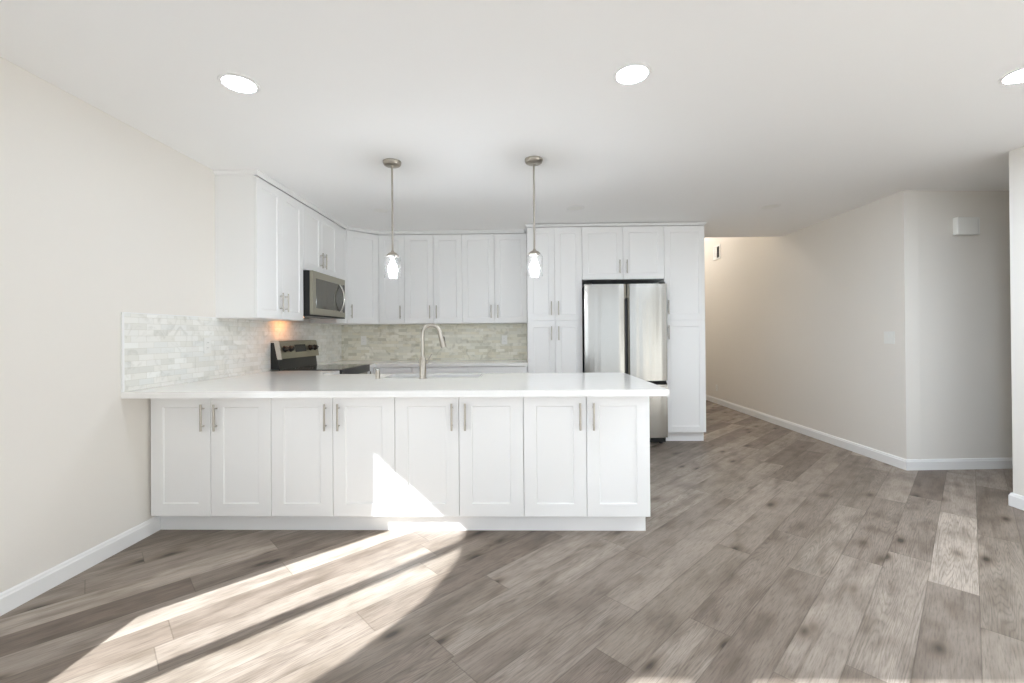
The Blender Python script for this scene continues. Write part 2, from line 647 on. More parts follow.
# kitchen wall, hall beyond, right-hand walls
struct('wall_kitchen', add_box(new_bm(), XL, 86, YK, YK + 5, 0, CH), 'wall')
struct('wall_hall_left', add_box(new_bm(), 81, 86, YK + 5, 347, 0, 160), 'wall')
struct('wall_hall_end', add_box(new_bm(), 81, 140, 347, 352, 0, 160), 'wall')
struct('wall_right_far', add_prism(new_bm(), [(157.6, 0), (347, 0), (347, 160), (YEND, 160), (YEND, CH), (157.6, CH)], XR, XR + 5, 'x'), 'wall')
struct('ceiling_hall', add_box(new_bm(), 81, 140, YEND, 352, 160, 165), 'ceiling')
struct('wall_upper_hall', add_box(new_bm(), 86, XR, YEND - 0.5, YEND, CH + 11, 160), 'wall')
# far wall of the side passage, turned very slightly away
struct('wall_passage_far', add_prism(new_bm(), [(140, 157.9), (235, 163.0), (235, 168), (140, 163)], 0, CH, 'z'), 'wall')
struct('wall_right_corner', add_prism(new_bm(), [(135.0, 157.6), (140, 157.9), (140, 163), (135.0, 163)], 0, CH, 'z'), 'wall') if False else None
struct('wall_passage_end', add_box(new_bm(), 235, 240, 120, 168, 0, CH), 'wall')
struct('wall_right_near', add_prism(new_bm(), [(XN, YREAR), (XN + 5, YREAR), (XN + 5, 120), (235, 120), (235, 125), (XN, 125)], 0, CH, 'z'), 'wall')


def baseboard(name, p0, p1, side, e0=0.0, e1=0.0):
    """board along p0-p1, its body on the side given by the unit normal side (into the room)"""
    p0, p1 = Vector(p0), Vector(p1)
    n = Vector(side)
    d = (p1 - p0).normalized()
    prof = [(0, 0), (0.6, 0), (0.6, 2.9), (0.45, 3.15), (0.38, 3.5), (0.18, 3.75), (0, 3.75)]
    bm = new_bm()
    ra = [bm.verts.new(tuple(p0 - d * (e0 * q[0] / 0.6) + n * (q[0] + 0.01)) + (q[1],)) for q in prof]
    rb = [bm.verts.new(tuple(p1 + d * (e1 * q[0] / 0.6) + n * (q[0] + 0.01)) + (q[1],)) for q in prof]
    k = len(prof)
    for i in range(k):
        bm.faces.new((ra[i], ra[(i + 1) % k], rb[(i + 1) % k], rb[i]))
    bm.faces.new(ra[::-1])
    bm.faces.new(rb)
    return struct(name, bm, 'trim')


baseboard('baseboard_left', (XL, YREAR + 0.1), (XL, 109.0), (1, 0))
baseboard('baseboard_right_far', (XR, 157.6), (XR, 346.9), (-1, 0), e0=0.6)
baseboard('baseboard_passage', (XR, 157.6), (234.9, 163.0), (0.0536, -0.9986), e0=0.6)
baseboard('baseboard_right_near', (XN, YREAR + 0.1), (XN, 125), (-1, 0), e1=0.6)
baseboard('baseboard_passage_near', (XN, 125), (234.9, 125), (0, 1), e0=0.6)
baseboard('baseboard_rear', (DX1 + 0.1, YREAR), (XR - 0.7, YREAR), (0, 1))


# ------------------------------------------------------------------ cabinets
def door_bm(w, h, st=2.6, t=0.75):
    """shaker front: local x 0..w, y 0 (front)..t, z 0..h"""
    bm = new_bm()
    rings = [(0, t), (0, 0.06), (0.06, 0), (st, 0), (st + 0.05, 0.06), (st + 0.22, 0.30), (st + 0.26, 0.33)]
    vs = []
    for i, y in rings:
        vs.append([bm.verts.new(p) for p in ((i, y, i), (w - i, y, i), (w - i, y, h - i), (i, y, h - i))])
    for a, b in zip(vs, vs[1:]):
        for k in range(4):
            bm.faces.new((a[k], a[(k + 1) % 4], b[(k + 1) % 4], b[k]))
    bm.faces.new(vs[0])
    bm.faces.new(vs[-1])
    return bm


def slab_bm(w, h, t=0.75):
    return add_box(new_bm(), 0, w, 0, t, 0, h, 0.08, 1)


def pull_bm(L, vertical=True):
    bm = new_bm()
    e = min(1.25, L * 0.17)
    if vertical:
        add_tube(bm, [(0, -1.15, 0), (0, -1.15, L)], 0.24, 12)
        for z in (e, L - e):
            add_tube(bm, [(0, 0.0, z), (0, -1.0, z)], 0.16, 10)
    else:
        add_tube(bm, [(0, -1.15, 0), (L, -1.15, 0)], 0.24, 12)
        for x in (e, L - e):
            add_tube(bm, [(x, 0.0, 0), (x, -1.0, 0)], 0.16, 10)
    return bm


def cabinet(name, label, cat, loc, rz, W, D, z0, z1, fronts, kick=False, group=None, st=2.6):
    """local frame: x 0..W to the right, y 0 = front of doors, z as in the room.
    fronts: (kind, x0, x1, z0, z1, (hx, hz0, hz1) or None)"""
    t = thing(name, label, cat, loc, rz, group)
    bm = new_bm()
    add_box(bm, 0.02, W - 0.02, 0.8, D, z0, z1)
    if kick:
        add_box(bm, 0.02, W - 0.02, 3.0, D, 0, z0)
    obj('body', bm, 'cab', t)
    for kind, a, b, c, d, h in fronts:
        if kind == 'door':
            o = obj('door', door_bm(b - a, d - c, st), 'cab', t, loc=(a, 0, c))
        else:
            o = obj('drawer', slab_bm(b - a, d - c), 'cab', t, loc=(a, 0, c))
        if h and h[0] == 'h':
            obj('handle', pull_bm(h[2] - h[1], False), 'nickel', o, True, loc=(h[1] - a, 0, h[3] - c))
        elif h:
            obj('handle', pull_bm(h[2] - h[1]), 'nickel', o, True, loc=(h[0] - a, 0, h[1] - c))
    return t


G = 0.07


def pair(W, z0, z1, h0, h1, off=1.6, gap=G):
    m = W / 2
    return [('door', gap, m - gap, z0, z1, (m - off, h0, h1)), ('door', m + gap, W - gap, z0, z1, (m + off, h0, h1))]


YF = 106.07
GP = 'base cabinets along the peninsula front'
pen = [(-91.3, -61.3, 'white two-door base cabinet at the left end of the peninsula, touching the left wall'),
       (-61.3, -30.9, 'white two-door base cabinet second from the left wall, tip of sunlight on its right door'),
       (-30.9, 0.3, 'white two-door base cabinet under the faucet, slanted sunlight on its left door'),
       (0.3, 30.6, 'white two-door base cabinet at the right end of the peninsula, nearest the refrigerator')]
for a, b_, lab in pen:
    W = b_ - a
    cabinet('base_cabinet', lab, 'cabinet', (a, YF, 0), 0, W, 12.6, 4.6, 34.48, pair(W, 4.65, 34.3, 25.6, 32.1), group=GP, st=3.0)
tag(obj('toe_kick', add_box(new_bm(), XL + 0.02, 30.2, 109.1, 109.85, 0, 4.55), 'cab'),
    'long white toe kick board along the floor under the peninsula cabinets', 'toe kick')
# kitchen-side row of the peninsula
tb = [(-66.0, -48.0, 'one', 'white one-door base cabinet on the kitchen side of the peninsula, left of the sink'),
      (-48.0, -6.0, 'sink', 'white base cabinet on the kitchen side of the peninsula that holds the sink'),
      (-6.0, 30.2, 'two', 'white base cabinet on the kitchen side of the peninsula, right of the sink')]
for a, b_, kind, lab in tb:
    W = b_ - a
    t = thing('base_cabinet', lab, 'cabinet', (b_, 142.2, 0), PI)
    bm = new_bm()
    if kind == 'sink':
        add_box(bm, 0.02, W - 0.02, 0.8, 22.9, 4.6, 24)
        add_box(bm, 0.02, 0.8, 0.8, 22.9, 24, 34.48)
        add_box(bm, W - 0.8, W - 0.02, 0.8, 22.9, 24, 34.48)
    else:
        add_box(bm, 0.02, W - 0.02, 0.8, 22.9, 4.6, 34.48)
    add_box(bm, 0.02, W - 0.02, 3.5, 22.9, 0, 4.6)
    obj('body', bm, 'cab', t)
    if kind == 'one':
        fr = [('door', G, W - G, 4.7, 34.3, (2.0, 24.8, 33))]
    else:
        fr = pair(W, 4.7, 34.3, 24.8, 33)
    for kd, p, q, c, d, h in fr:
        o = obj('door', door_bm(q - p, d - c), 'cab', t, loc=(p, 0, c))
        obj('handle', pull_bm(h[2] - h[1]), 'nickel', o, True, loc=(h[0] - p, 0, h[1] - c))

# left-wall base units (face +x): local x runs along -y? rotate so that the front looks to +x
def left_unit(name, label, y0, y1, xf, D, z0, z1, fronts, kick=False, cat='cabinet'):
    # rz = +90deg: local x -> +y, local y -> -x (depth towards the wall)
    return cabinet(name, label, cat, (xf, y0, 0), PI / 2, y1 - y0, D, z0, z1, fronts, kick)


left_unit('base_cabinet', 'white base cabinet on the left wall between the peninsula and the stove', 142.4, 157.9, -67.0, 24.8, 4.6, 34.48,
          [('door', 0.1, 15.4, 4.7, 34.3, (13.4, 24.8, 33))], True)
left_unit('base_cabinet', 'white base cabinet on the left wall past the stove, in the kitchen corner', 188.1, 197.6, -67.0, 24.8, 4.6, 34.48,
          [('door', 0.1, 9.4, 4.7, 34.3, (2.0, 24.8, 33))], True)

# rear-wall base units
for a, b_, lab in ((-66.9, -49.5, 'white drawer base cabinet on the rear wall, leftmost under the worktop'),
                   (-49.5, -24.5, 'white drawer base cabinet on the rear wall, seen just behind the faucet'),
                   (-24.5, 2.6, 'white drawer base cabinet on the rear wall, beside the tall pantry')):
    W = b_ - a
    m = W / 2
    cabinet('base_cabinet', lab, 'cabinet', (a, 197.4, 0), 0, W, 24.5, 4.6, 34.48,
            [('drawer', G, W - G, 27.4, 34.3, ('h', m - 3, m + 3, 30.6))] +
            [(k, p, q, 4.7, 27.2, h) for k, p, q, c, d, h in pair(W, 4.7, 27.2, 20, 26.2)] if W > 20 else
            [('drawer', G, W - G, 27.4, 34.3, ('h', m - 3, m + 3, 30.6)), ('door', G, W - G, 4.7, 27.2, (W - 2, 20, 26.2))], True, 'rear wall base cabinets')

# wall cabinets on the left wall
UB, UT = 54.2, 97.0
left_unit('wall_cabinet', 'tall white two-door wall cabinet on the left wall, nearest the viewer, left of the microwave', 130.0, 158.2, -79.2, 12.65, UB, UT,
          pair(28.2, UB + .05, UT - .3, 56.6, 62.8))
left_unit('wall_cabinet', 'short white two-door wall cabinet directly above the microwave', 158.3, 188.2, -79.2, 12.65, 73.0, UT,
          pair(29.9, 73.05, UT - .3, 75.3, 81.3))
left_unit('filler_panel', 'narrow plain white filler between the microwave and the diagonal corner cabinet', 188.25, 197.6, -79.2, 12.65, UB, UT, [], cat='panel')
# diagonal corner cabinet
cx0, cy0, cx1, cy1 = -79.2, 197.8, -68.3, 209.3
t = thing('corner_cabinet', 'white single-door corner wall cabinet set diagonally, right of the microwave', 'cabinet', (cx0, cy0, 0), 0)
dl = math.hypot(cx1 - cx0, cy1 - cy0)
ang = math.atan2(cy1 - cy0, cx1 - cx0)
nx, ny = -math.sin(ang), math.cos(ang)
bm = new_bm()
add_prism(bm, [(nx * .8 + .3, ny * .8), (cx1 - cx0 + nx * .8, cy1 - cy0 + ny * .8 - .1), (cx1 - cx0, cy1 - cy0 + .8), (cx1 - cx0, YK - .1 - cy0),
               (XL + .05 - cx0, YK - .1 - cy0), (XL + .05 - cx0, 0), (-0.8, 0)], UB, UT, 'z')
obj('body', bm, 'cab', t)
dd = obj('door', door_bm(dl - .5, UT - UB - .35), 'cab', t, loc=(.25 * math.cos(ang), .25 * math.sin(ang), UB + .05), rot=(0, 0, ang))
obj('handle', pull_bm(6.2), 'nickel', dd, True, loc=(1.7, 0, 2.4))

YU = 209.3
cabinet('wall_cabinet', 'narrow white single-door wall cabinet on the rear wall, next to the diagonal corner cabinet', 'cabinet',
        (-68.2, YU, 0), 0, 12.3, 12.6, UB, UT, [('door', G, 12.3 - G, UB + .05, UT - .3, (10.4, 56.6, 62.8))])
cabinet('wall_cabinet', 'white two-door wall cabinet on the rear wall, directly above the faucet', 'cabinet',
        (-55.9, YU, 0), 0, 27.7, 12.6, UB, UT, pair(27.7, UB + .05, UT - .3, 56.6, 62.8))
cabinet('wall_cabinet', 'white two-door wall cabinet on the rear wall, against the tall pantry', 'cabinet',
        (-28.2, YU, 0), 0, 30.9, 12.6, UB, UT, pair(30.9, UB + .05, UT - .3, 56.6, 62.8))

# tall block
YT = 197.5
TT = 96.9
cabinet('pantry_cabinet', 'tall white four-door pantry cabinet left of the refrigerator', 'cabinet', (2.75, YT, 0), 0, 24.6, 24.4, 4.5, TT,
        pair(24.6, 4.55, 54.5, 46.0, 52.2) + pair(24.6, 54.75, TT - .3, 57.2, 63.4), True)
cabinet('wall_cabinet', 'white two-door cabinet above the refrigerator', 'cabinet', (27.4, YT, 0), 0, 36.5, 24.4, 73.0, TT,
        pair(36.5, 73.05, TT - .3, 75.6, 81.6))
cabinet('pantry_cabinet', 'tall narrow white pantry cabinet with two stacked doors right of the refrigerator', 'cabinet', (63.95, YT, 0), 0, 17.95, 24.4, 4.5, TT,
        [('door', G, 17.95 - G, 4.55, 54.3, (1.5, 46.0, 52.2)), ('door', G, 17.95 - G, 54.6, TT - .3, (1.5, 57.2, 63.4))], True)


# crown mouldings (profile swept along the cabinet fronts)
def crown(name, path, z0, z1, proj=0.9):
    prof = [(0.35, z0), (-0.15, z0), (-0.2, z0 + .35), (-proj * .75, z1 - .5), (-proj, z1 - .35), (-proj, z1), (0.35, z1)]
    pts = [Vector(p) for p in path]
    bm = new_bm()
    rings = []
    for i, p in enumerate(pts):
        ns = []
        if i > 0:
            d = (pts[i] - pts[i - 1]).normalized()
            ns.append(Vector((-d.y, d.x)))
        if i < len(pts) - 1:
            d = (pts[i + 1] - pts[i]).normalized()
            ns.append(Vector((-d.y, d.x)))
        n = sum(ns, Vector((0, 0)))
        n = n.normalized() / max(0.3, n.normalized().dot(ns[0]))
        rings.append([bm.verts.new((p.x + n.x * a, p.y + n.y * a, z)) for a, z in prof])
    k = len(prof)
    for a, b in zip(rings, rings[1:]):
        for j in range(k):
            bm.faces.new((a[j], a[(j + 1) % k], b[(j + 1) % k], b[j]))
    bm.faces.new(rings[0][::-1])
    bm.faces.new(rings[-1])
    return struct(name, bm, 'trim')


crown('trim_1', [(XL + .1, 129.9), (-79.1, 129.9), (-79.1, 197.8), (-68.3, 209.2), (1.7, 209.2)], UT + .02, CH - .02)
crown('trim_2', [(2.7, 221.8), (2.7, YT - .05), (81.95, YT - .05), (81.95, 221.8)], TT + .02, CH - .4, 0.65)

# ------------------------------------------------------------------ worktops and sink
YB = 143.4
bm = new_bm()
sx0, sx1, sy0, sy1 = -41.5, -12.5, 129.6, 140.8
outer = [(XL + .05, 98.8), (33.0, 99.2), (33.0, YB), (-66.0, YB), (-66.0, 157.9), (XL + .05, 157.9)]


def rrect(x0, x1, y0, y1, r, n=5):
    pts = []
    for cx, cy, a in ((x1 - r, y1 - r, 0), (x0 + r, y1 - r, PI / 2), (x0 + r, y0 + r, PI), (x1 - r, y0 + r, 1.5 * PI)):
        for k in range(n + 1):
            q = a + PI / 2 * k / n
            pts.append((cx + r * math.cos(q), cy + r * math.sin(q)))
    return pts


hole = rrect(sx0, sx1, sy0, sy1, 1.6)
for zz in (34.5, 36.0):
    ov = [bm.verts.new((p[0], p[1], zz)) for p in outer]
    hv = [bm.verts.new((p[0], p[1], zz)) for p in hole]
    es = [bm.edges.new((l[i], l[(i + 1) % len(l)])) for l in (ov, hv) for i in range(len(l))]
    bmesh.ops.triangle_fill(bm, use_beauty=True, edges=es)
for pl in (outer, hole):
    lo = [bm.verts.new((p[0], p[1], 34.5)) for p in pl]
    hi = [bm.verts.new((p[0], p[1], 36.0)) for p in pl]
    for k in range(len(pl)):
        bm.faces.new((lo[k], lo[(k + 1) % len(pl)], hi[(k + 1) % len(pl)], hi[k]))
bmesh.ops.remove_doubles(bm, verts=bm.verts, dist=1e-4)
tag(obj('countertop', bm, 'quartz'), 'long white quartz worktop on the peninsula, overhanging the front cabinets and holding the sink', 'countertop')
bm = new_bm()
add_prism(bm, [(XL + .05, 188.1), (-66.0, 188.1), (-66.0, 196.5), (2.65, 196.5), (2.65, YK - .05), (XL + .05, YK - .05)], 34.5, 36.0, 'z')
tag(obj('countertop', bm, 'quartz'), 'white quartz worktop along the rear kitchen wall, below the wall cabinets', 'countertop')

# sink bowl
bm = new_bm()
rings = []
for ins, z, r in ((-0.9, 34.46, 2.4), (-0.05, 34.46, 1.6), (0.0, 34.4, 1.6), (0.35, 27.2, 1.8), (1.2, 26.4, 2.0)):
    rings.append([bm.verts.new((p[0], p[1], z)) for p in rrect(sx0 + ins, sx1 - ins, sy0 + ins, sy1 - ins, r)])
for a, b in zip(rings, rings[1:]):
    for k in range(len(a)):
        bm.faces.new((a[k], a[(k + 1) % len(a)], b[(k + 1) % len(a)], b[k]))
bm.faces.new(rings[-1])
sk = obj('kitchen_sink', bm, 'sink', smooth=True)
md = sk.modifiers.new('thickness', 'SOLIDIFY')
md.thickness = 0.05 * S
md.offset = -1
tag(sk, 'stainless undermount sink bowl set into the peninsula worktop behind the faucet', 'sink')
obj('drain', add_lathe(new_bm(), [(1.7, 26.5), (1.7, 26.62), (1.1, 26.55)], (sx0 + sx1) / 2, (sy0 + sy1) / 2, 24), 'chrome', sk)

# faucet
fx, fy = -28.7, 126.9
t = thing('kitchen_faucet', 'brushed nickel gooseneck faucet with pull-down spray head on the peninsula worktop', 'faucet', (fx, fy, 36.0))
obj('base', add_lathe(new_bm(), [(1.15, 0), (1.15, .25), (.95, .35), (.92, 5.6), (.7, 6.1), (.58, 6.3)], n=28), 'nickel', t, True)
pts = [(0, 0, 6.1), (0, 0, 8), (0, 0, 10.4)]
R = 2.5
dx, dy = 0.96, 0.28
for k in range(1, 15):
    a = PI * 0.955 * k / 14
    pts.append((dx * (R - R * math.cos(a)), dy * (R - R * math.cos(a)), 13.0 + R * math.sin(a)))
pts.insert(3, (0, 0, 12.6))
obj('neck', add_tube(new_bm(), pts, .55, 16), 'nickel', t, True)
e = Vector(pts[-1])
dv = (Vector(pts[-1]) - Vector(pts[-2])).normalized()
sp_ = [e - dv * .1, e + dv * .15, e + dv * 1.2, e + dv * 3.9, e + dv * 4.5]
obj('spray_head', add_tube(new_bm(), sp_, [.6, .66, .72, .88, .8], 18), 'nickel', t, True)
q = e + dv * 2.2 + Vector((.75, .1, .1))
b1 = obj('spray_button', add_box(new_bm(), -.12, .14, -.25, .25, -.8, .8, .08, 2), 'black', t, loc=q, rot=(0, -0.18, 0))
bm = new_bm()
add_tube(bm, [(.85, 0, 4.6), (1.5, 0, 4.75)], .42, 14)
add_tube(bm, [(1.35, 0, 4.7), (1.9, .0, 5.8), (2.7, .0, 7.1)], [.24, .2, .16], 12)
obj('lever', bm, 'nickel', t, True)
t = thing('soap_dispenser', 'short brushed nickel cylinder cap standing on the worktop left of the faucet', 'dispenser', (-42.0, 127.4, 36.0))
obj('body', add_lathe(new_bm(), [(.78, 0), (.78, .2), (.66, .3), (.66, 2.3), (.6, 2.5)], n=24), 'nickel', t, True)
obj('cap', add_lathe(new_bm(), [(.7, 2.5), (.7, 2.75), (.5, 2.9)], n=24), 'chrome', t, True)

# ------------------------------------------------------------------ backsplashes
o = obj('backsplash', add_box(new_bm(), XL + .02, XL + .34, 99.32, YK - .06, 36.02, 54.15), 'tile_y')
tag(o, 'white marble brick tile backsplash on the left wall, behind the stove', 'backsplash')
obj('edge_trim', add_box(new_bm(), XL + .02, XL + .42, 98.8, 99.3, 36.02, 54.3), 'trim', o)
obj('edge_trim', add_box(new_bm(), XL + .02, XL + .36, 99.32, 129.8, 54.16, 54.36), 'trim', o)
tag(obj('backsplash', add_box(new_bm(), XL + .36, 2.7, YK - .34, YK - .02, 36.02, 54.15), 'tile_x'),
    'beige-white marble brick tile backsplash on the rear kitchen wall behind the faucet', 'backsplash')


# ------------------------------------------------------------------ wall plates
def plate(name, label, cat, loc, rz, gangs=1, kind='outlet'):
    """local: plate in the x-z plane facing -y, centred on the origin"""
    t = thing(name, label, cat, loc, rz)
    w = 2.8 + 1.8 * (gangs - 1)
    obj('cover_plate', add_box(new_bm(), -w / 2, w / 2, -.2, 0, -2.25, 2.25, .07, 2), 'plastic', t)
    for g in range(gangs):
        c = (g - (gangs - 1) / 2) * 1.82
        if kind == 'switch':
            bm = new_bm()
            add_prism(bm, [(-.24, -1.3), (-.42, 1.3), (-.15, 1.3), (-.15, -1.3)], c - .62, c + .62, 'x')
            obj('rocker', bm, 'plastic', t)
        else:
            for s in (-1, 1):
                f = obj('receptacle', add_box(new_bm(), c - .62, c + .62, -.28, -.16, s * .75 - .5, s * .75 + .5, .05, 2), 'plastic', t)
                bm = new_bm()
                for k in (-.25, .25):
                    add_box(bm, c + k - .04, c + k + .04, -.285, -.27, s * .75 - .05, s * .75 + .28)
                obj('slots', bm, 'slot', f)
    return t


plate('power_outlet', 'white power outlet in the left backsplash, above the left end of the peninsula worktop', 'outlet', (XL + .35, 126.0, 46.0), PI / 2)
plate('power_outlet', 'white power outlet in the rear backsplash, right beside the stove', 'outlet', (-80.2, YK - .35, 46.2), 0)
plate('power_outlet', 'white power outlet in the rear backsplash, near the tall pantry', 'outlet', (-8.6, YK - .35, 46.0), 0)
plate('light_switch', 'white double rocker switch plate on the right wall near its corner', 'switch', (XR - .01, 164.2, 46.5), -PI / 2, 2, 'switch')
plate('power_outlet', 'white power outlet low on the far right wall, just past the tall pantry', 'outlet', (XR - .01, 307.3, 10.9), -PI / 2)

t = thing('wall_vent', 'small white vent grille with dark slots high on the far right wall', 'vent', (XR - .01, 305.3, 104.2), -PI / 2)
bm = new_bm()
for a in ((-5.4, -4.2, -4.8, 4.8), (4.2, 5.4, -4.8, 4.8), (-4.2, 4.2, -4.8, -3.8), (-4.2, 4.2, 3.8, 4.8), (-.3, .3, -3.8, 3.8)):
    add_box(bm, a[0], a[1], -.4, 0, a[2], a[3])
obj('frame', bm, 'trim', t)
obj('recess', add_box(new_bm(), -4.2, 4.2, -.06, 0, -3.8, 3.8), 'dark', t)
for k in range(6):
    obj('slat', add_prism(new_bm(), [(-.34, -3.5 + k * 1.25), (-.1, -2.85 + k * 1.25), (-.06, -2.9 + k * 1.25), (-.3, -3.55 + k * 1.25)], .32, 4.18, 'x'), 'dark', t)
for k in range(6):
    obj('slat', add_prism(new_bm(), [(-.36, -3.75 + k * 1.25), (-.3, -2.6 + k * 1.25), (-.24, -2.6 + k * 1.25), (-.3, -3.75 + k * 1.25)], -4.18, -.32, 'x'), 'trim', t)

t = thing('door_chime', 'white rectangular door chime box high on the wall of the right-hand passage', 'chime', (156.6, 158.75, 85.5), 0.0536)
obj('cover', add_box(new_bm(), -4.1, 4.1, -1.9, -.02, -3.1, 3.1, .35, 3), 'plastic', t, True)
obj('side_louvers', add_box(new_bm(), 3.2, 3.26, -1.96, -1.9, -2.4, 2.4), 'gap', t)


# ------------------------------------------------------------------ ceiling lights
def downlight(label, loc, lit, lens='lens_on'):
    t = thing('recessed_light', label, 'ceiling light', loc, 0, 'round recessed ceiling lights')
    bm = new_bm()
    add_lathe(bm, [(2.85, -.06), (3.0, -.22), (3.5, -.18), (3.65, -.02), (3.65, 0), (2.8, 0), (2.85, -.06)], n=40, cap_start=False, cap_end=False)
    obj('trim_ring', bm, 'trim', t, True)
    obj('lens', add_lathe(new_bm(), [(2.82, -.02), (2.82, -.14), (2.2, -.2), (.2, -.22)], n=40), lens if lit else 'lens_off', t)
    return t


on = downlight('lit recessed ceiling light at the upper left, nearest the left wall', (-55.3, 85.3, CH), True)
dup(on, (21.6, 84.7, CH), 'lit recessed ceiling light above the middle of the room, right of the pendants')
on_r = downlight('lit recessed ceiling light cut off at the right edge of the photo', (98.2, 87.2, CH), True, 'lens_bright')
for lx, lab in ((-55.3, 'lit recessed ceiling light added unseen behind the viewer, near the side window'), (21.6, 'lit recessed ceiling light added unseen behind the viewer, over the patio door'),
                (97.4, 'lit recessed ceiling light added unseen behind the viewer, near the right wall')):
    dup(on, (lx, -4.0, CH), lab)  # out-of-view row continuing the grid, added to even out the light
off = downlight('unlit recessed ceiling light behind the left pendant rod, over the kitchen', (-55.8, 173.5, CH), False)
dup(off, (21.5, 173.8, CH), 'unlit recessed ceiling light above the pantry cabinet, just right of the right pendant')
dup(off, (98.5, 175.3, CH), 'unlit recessed ceiling light in the walkway right of the tall cabinets')


def pendant(label, loc):
    """hangs from the ceiling at z=0, downwards"""
    t = thing('pendant_light', label, 'pendant light', loc, 0, 'glass jar pendants over the peninsula')
    obj('canopy', add_lathe(new_bm(), [(2.6, 0), (2.6, -.35), (2.35, -.95), (2.0, -1.15), (.5, -1.25), (.4, -1.5)], n=36), 'nickel', t, True)
    obj('rod', add_tube(new_bm(), [(0, 0, -1.3), (0, 0, -25.6)], .27, 12), 'nickel', t, True)
    obj('cap', add_lathe(new_bm(), [(.35, -25.5), (.5, -25.95), (1.2, -26.3), (1.7, -26.85), (1.75, -27.1), (1.6, -27.1), (1.1, -26.6), (.4, -26.3)], n=32), 'nickel', t, True)
    obj('socket', add_lathe(new_bm(), [(.62, -26.4), (.62, -28.0), (.5, -28.3)], n=24), 'plastic', t, True)
    b = obj('bulb', add_lathe(new_bm(), [(.45, -28.5), (.58, -29.0), (1.05, -29.8), (1.34, -30.7), (1.25, -31.5), (.85, -32.1), (.1, -32.4)], n=24), 'bulb', t, True)
    bm = new_bm()
    add_lathe(bm, [(1.5, -26.9), (1.8, -27.12), (2.2, -27.35), (2.36, -27.8), (2.36, -33.2), (2.28, -33.35), (2.2, -33.2), (2.2, -27.85), (2.05, -27.5), (1.5, -27.3)], n=40,
              cap_start=False, cap_end=False)
    obj('glass_shade', bm, 'jar', t, True)
    return t


pn = pendant('left of the two glass jar pendant lights hanging over the peninsula', (-36.8, 125.2, CH))
dup(pn, (3.85, 125.1, CH), 'right of the two glass jar pendant lights, in front of the pantry')

# unseen ceiling lamp beyond the opening, added to light the tall hall
t = thing('added_hall_lamp', 'warm flush ceiling lamp added out of view to light the tall hall beyond the kitchen', 'ceiling light', (104, 322, 160))
obj('shade', add_lathe(new_bm(), [(6, -.3), (6, -1.6), (4.5, -3), (.2, -3.6)], n=32), 'added_hall_glow', t, True)
obj('rim', add_lathe(new_bm(), [(6.3, 0), (6.3, -.6), (6.05, -.6)], n=32), 'nickel', t, True)

# ------------------------------------------------------------------ microwave (front looks to +x)
mw = thing('microwave', 'stainless over-the-range microwave with smoked door glass above the stove', 'microwave', (-76.0, 158.5, 0), PI / 2)
W = 29.6
z0, z1 = 55.9, 72.6
obj('body', add_box(new_bm(), 0, W, 1.2, 15.6, z0, z1), 'black', mw)
d = obj('door', None or add_box(new_bm(), 0.05, W - .05, 0, 1.15, z0 + .6, z1 - .02, .12, 2), 'range_steel', mw)
obj('window', add_box(new_bm(), 2.6, 26.9, -.05, .2, z0 + 3.0, z1 - 2.6, .05, 1), 'mw_glass', d)
bm = new_bm()
pts = [(23.6, -.05 - 1.9 * math.sin(PI * k / 14) ** .8, z0 + 2.4 + (z1 - z0 - 5.2) * k / 14) for k in range(15)]
add_tube(bm, pts, .42, 14)
obj('handle', bm, 'chrome', d, True)
obj('control_panel', add_box(new_bm(), 27.2, 29.0, -.04, .1, z0 + 2.6, z1 - 2.4), 'display', d)
obj('vent_strip', add_box(new_bm(), .1, W - .1, .15, 1.2, z0 + .02, z0 + .55), 'dark', mw)
obj('cooktop_lamp', add_box(new_bm(), 3.0, 9.5, 8, 12.5, z0 - .12, z0 - .01), 'hood_lamp', mw)
obj('cooktop_lamp', add_box(new_bm(), 21, 25.5, 9, 11.5, z0 - .12, z0 - .01), 'plastic', mw)

# ------------------------------------------------------------------ range (front looks to +x)
st = thing('electric_range', 'stainless and black electric range with raised control panel against the left wall', 'stove', (-66.2, 158.2, 0), PI / 2)
W = 29.6
obj('body', add_box(new_bm(), .1, W - .1, 1.9, 25.2, 3.2, 35.6), 'black', st)
obj('cooktop', add_box(new_bm(), 0, W, 0.2, 22.4, 35.6, 36.35, .2, 3), 'blackglass', st)
bm = new_bm()
add_box(bm, 0, W, -.9, .2, 33.3, 36.3, .3, 3)
obj('front_rail', bm, 'black', st, True)
od = obj('oven_door', add_box(new_bm(), .2, W - .2, .1, 1.85, 11.2, 33.2, .15, 2), 'range_steel', st)
obj('oven_window', add_box(new_bm(), 4.5, W - 4.5, .02, .3, 17.5, 29.0), 'oven_glass', od)
bm = new_bm()
add_tube(bm, [(2.5, -1.9, 31.4), (W - 2.5, -1.9, 31.4)], .45, 14)
for x in (3.2, W - 3.2):
    add_tube(bm, [(x, .1, 31.4), (x, -1.8, 31.4)], .35, 10)
obj('handle', bm, 'chrome', od, True)
obj('drawer', add_box(new_bm(), .2, W - .2, .1, 1.85, 3.6, 10.9, .15, 2), 'range_steel', st)
for x in (2, W - 2):
    for y in (4, 22):
        obj('leg', add_lathe(new_bm(), [(.7, 0), (.7, .5), (.4, .6), (.4, 3.2)], x, y, 12), 'dark', st)
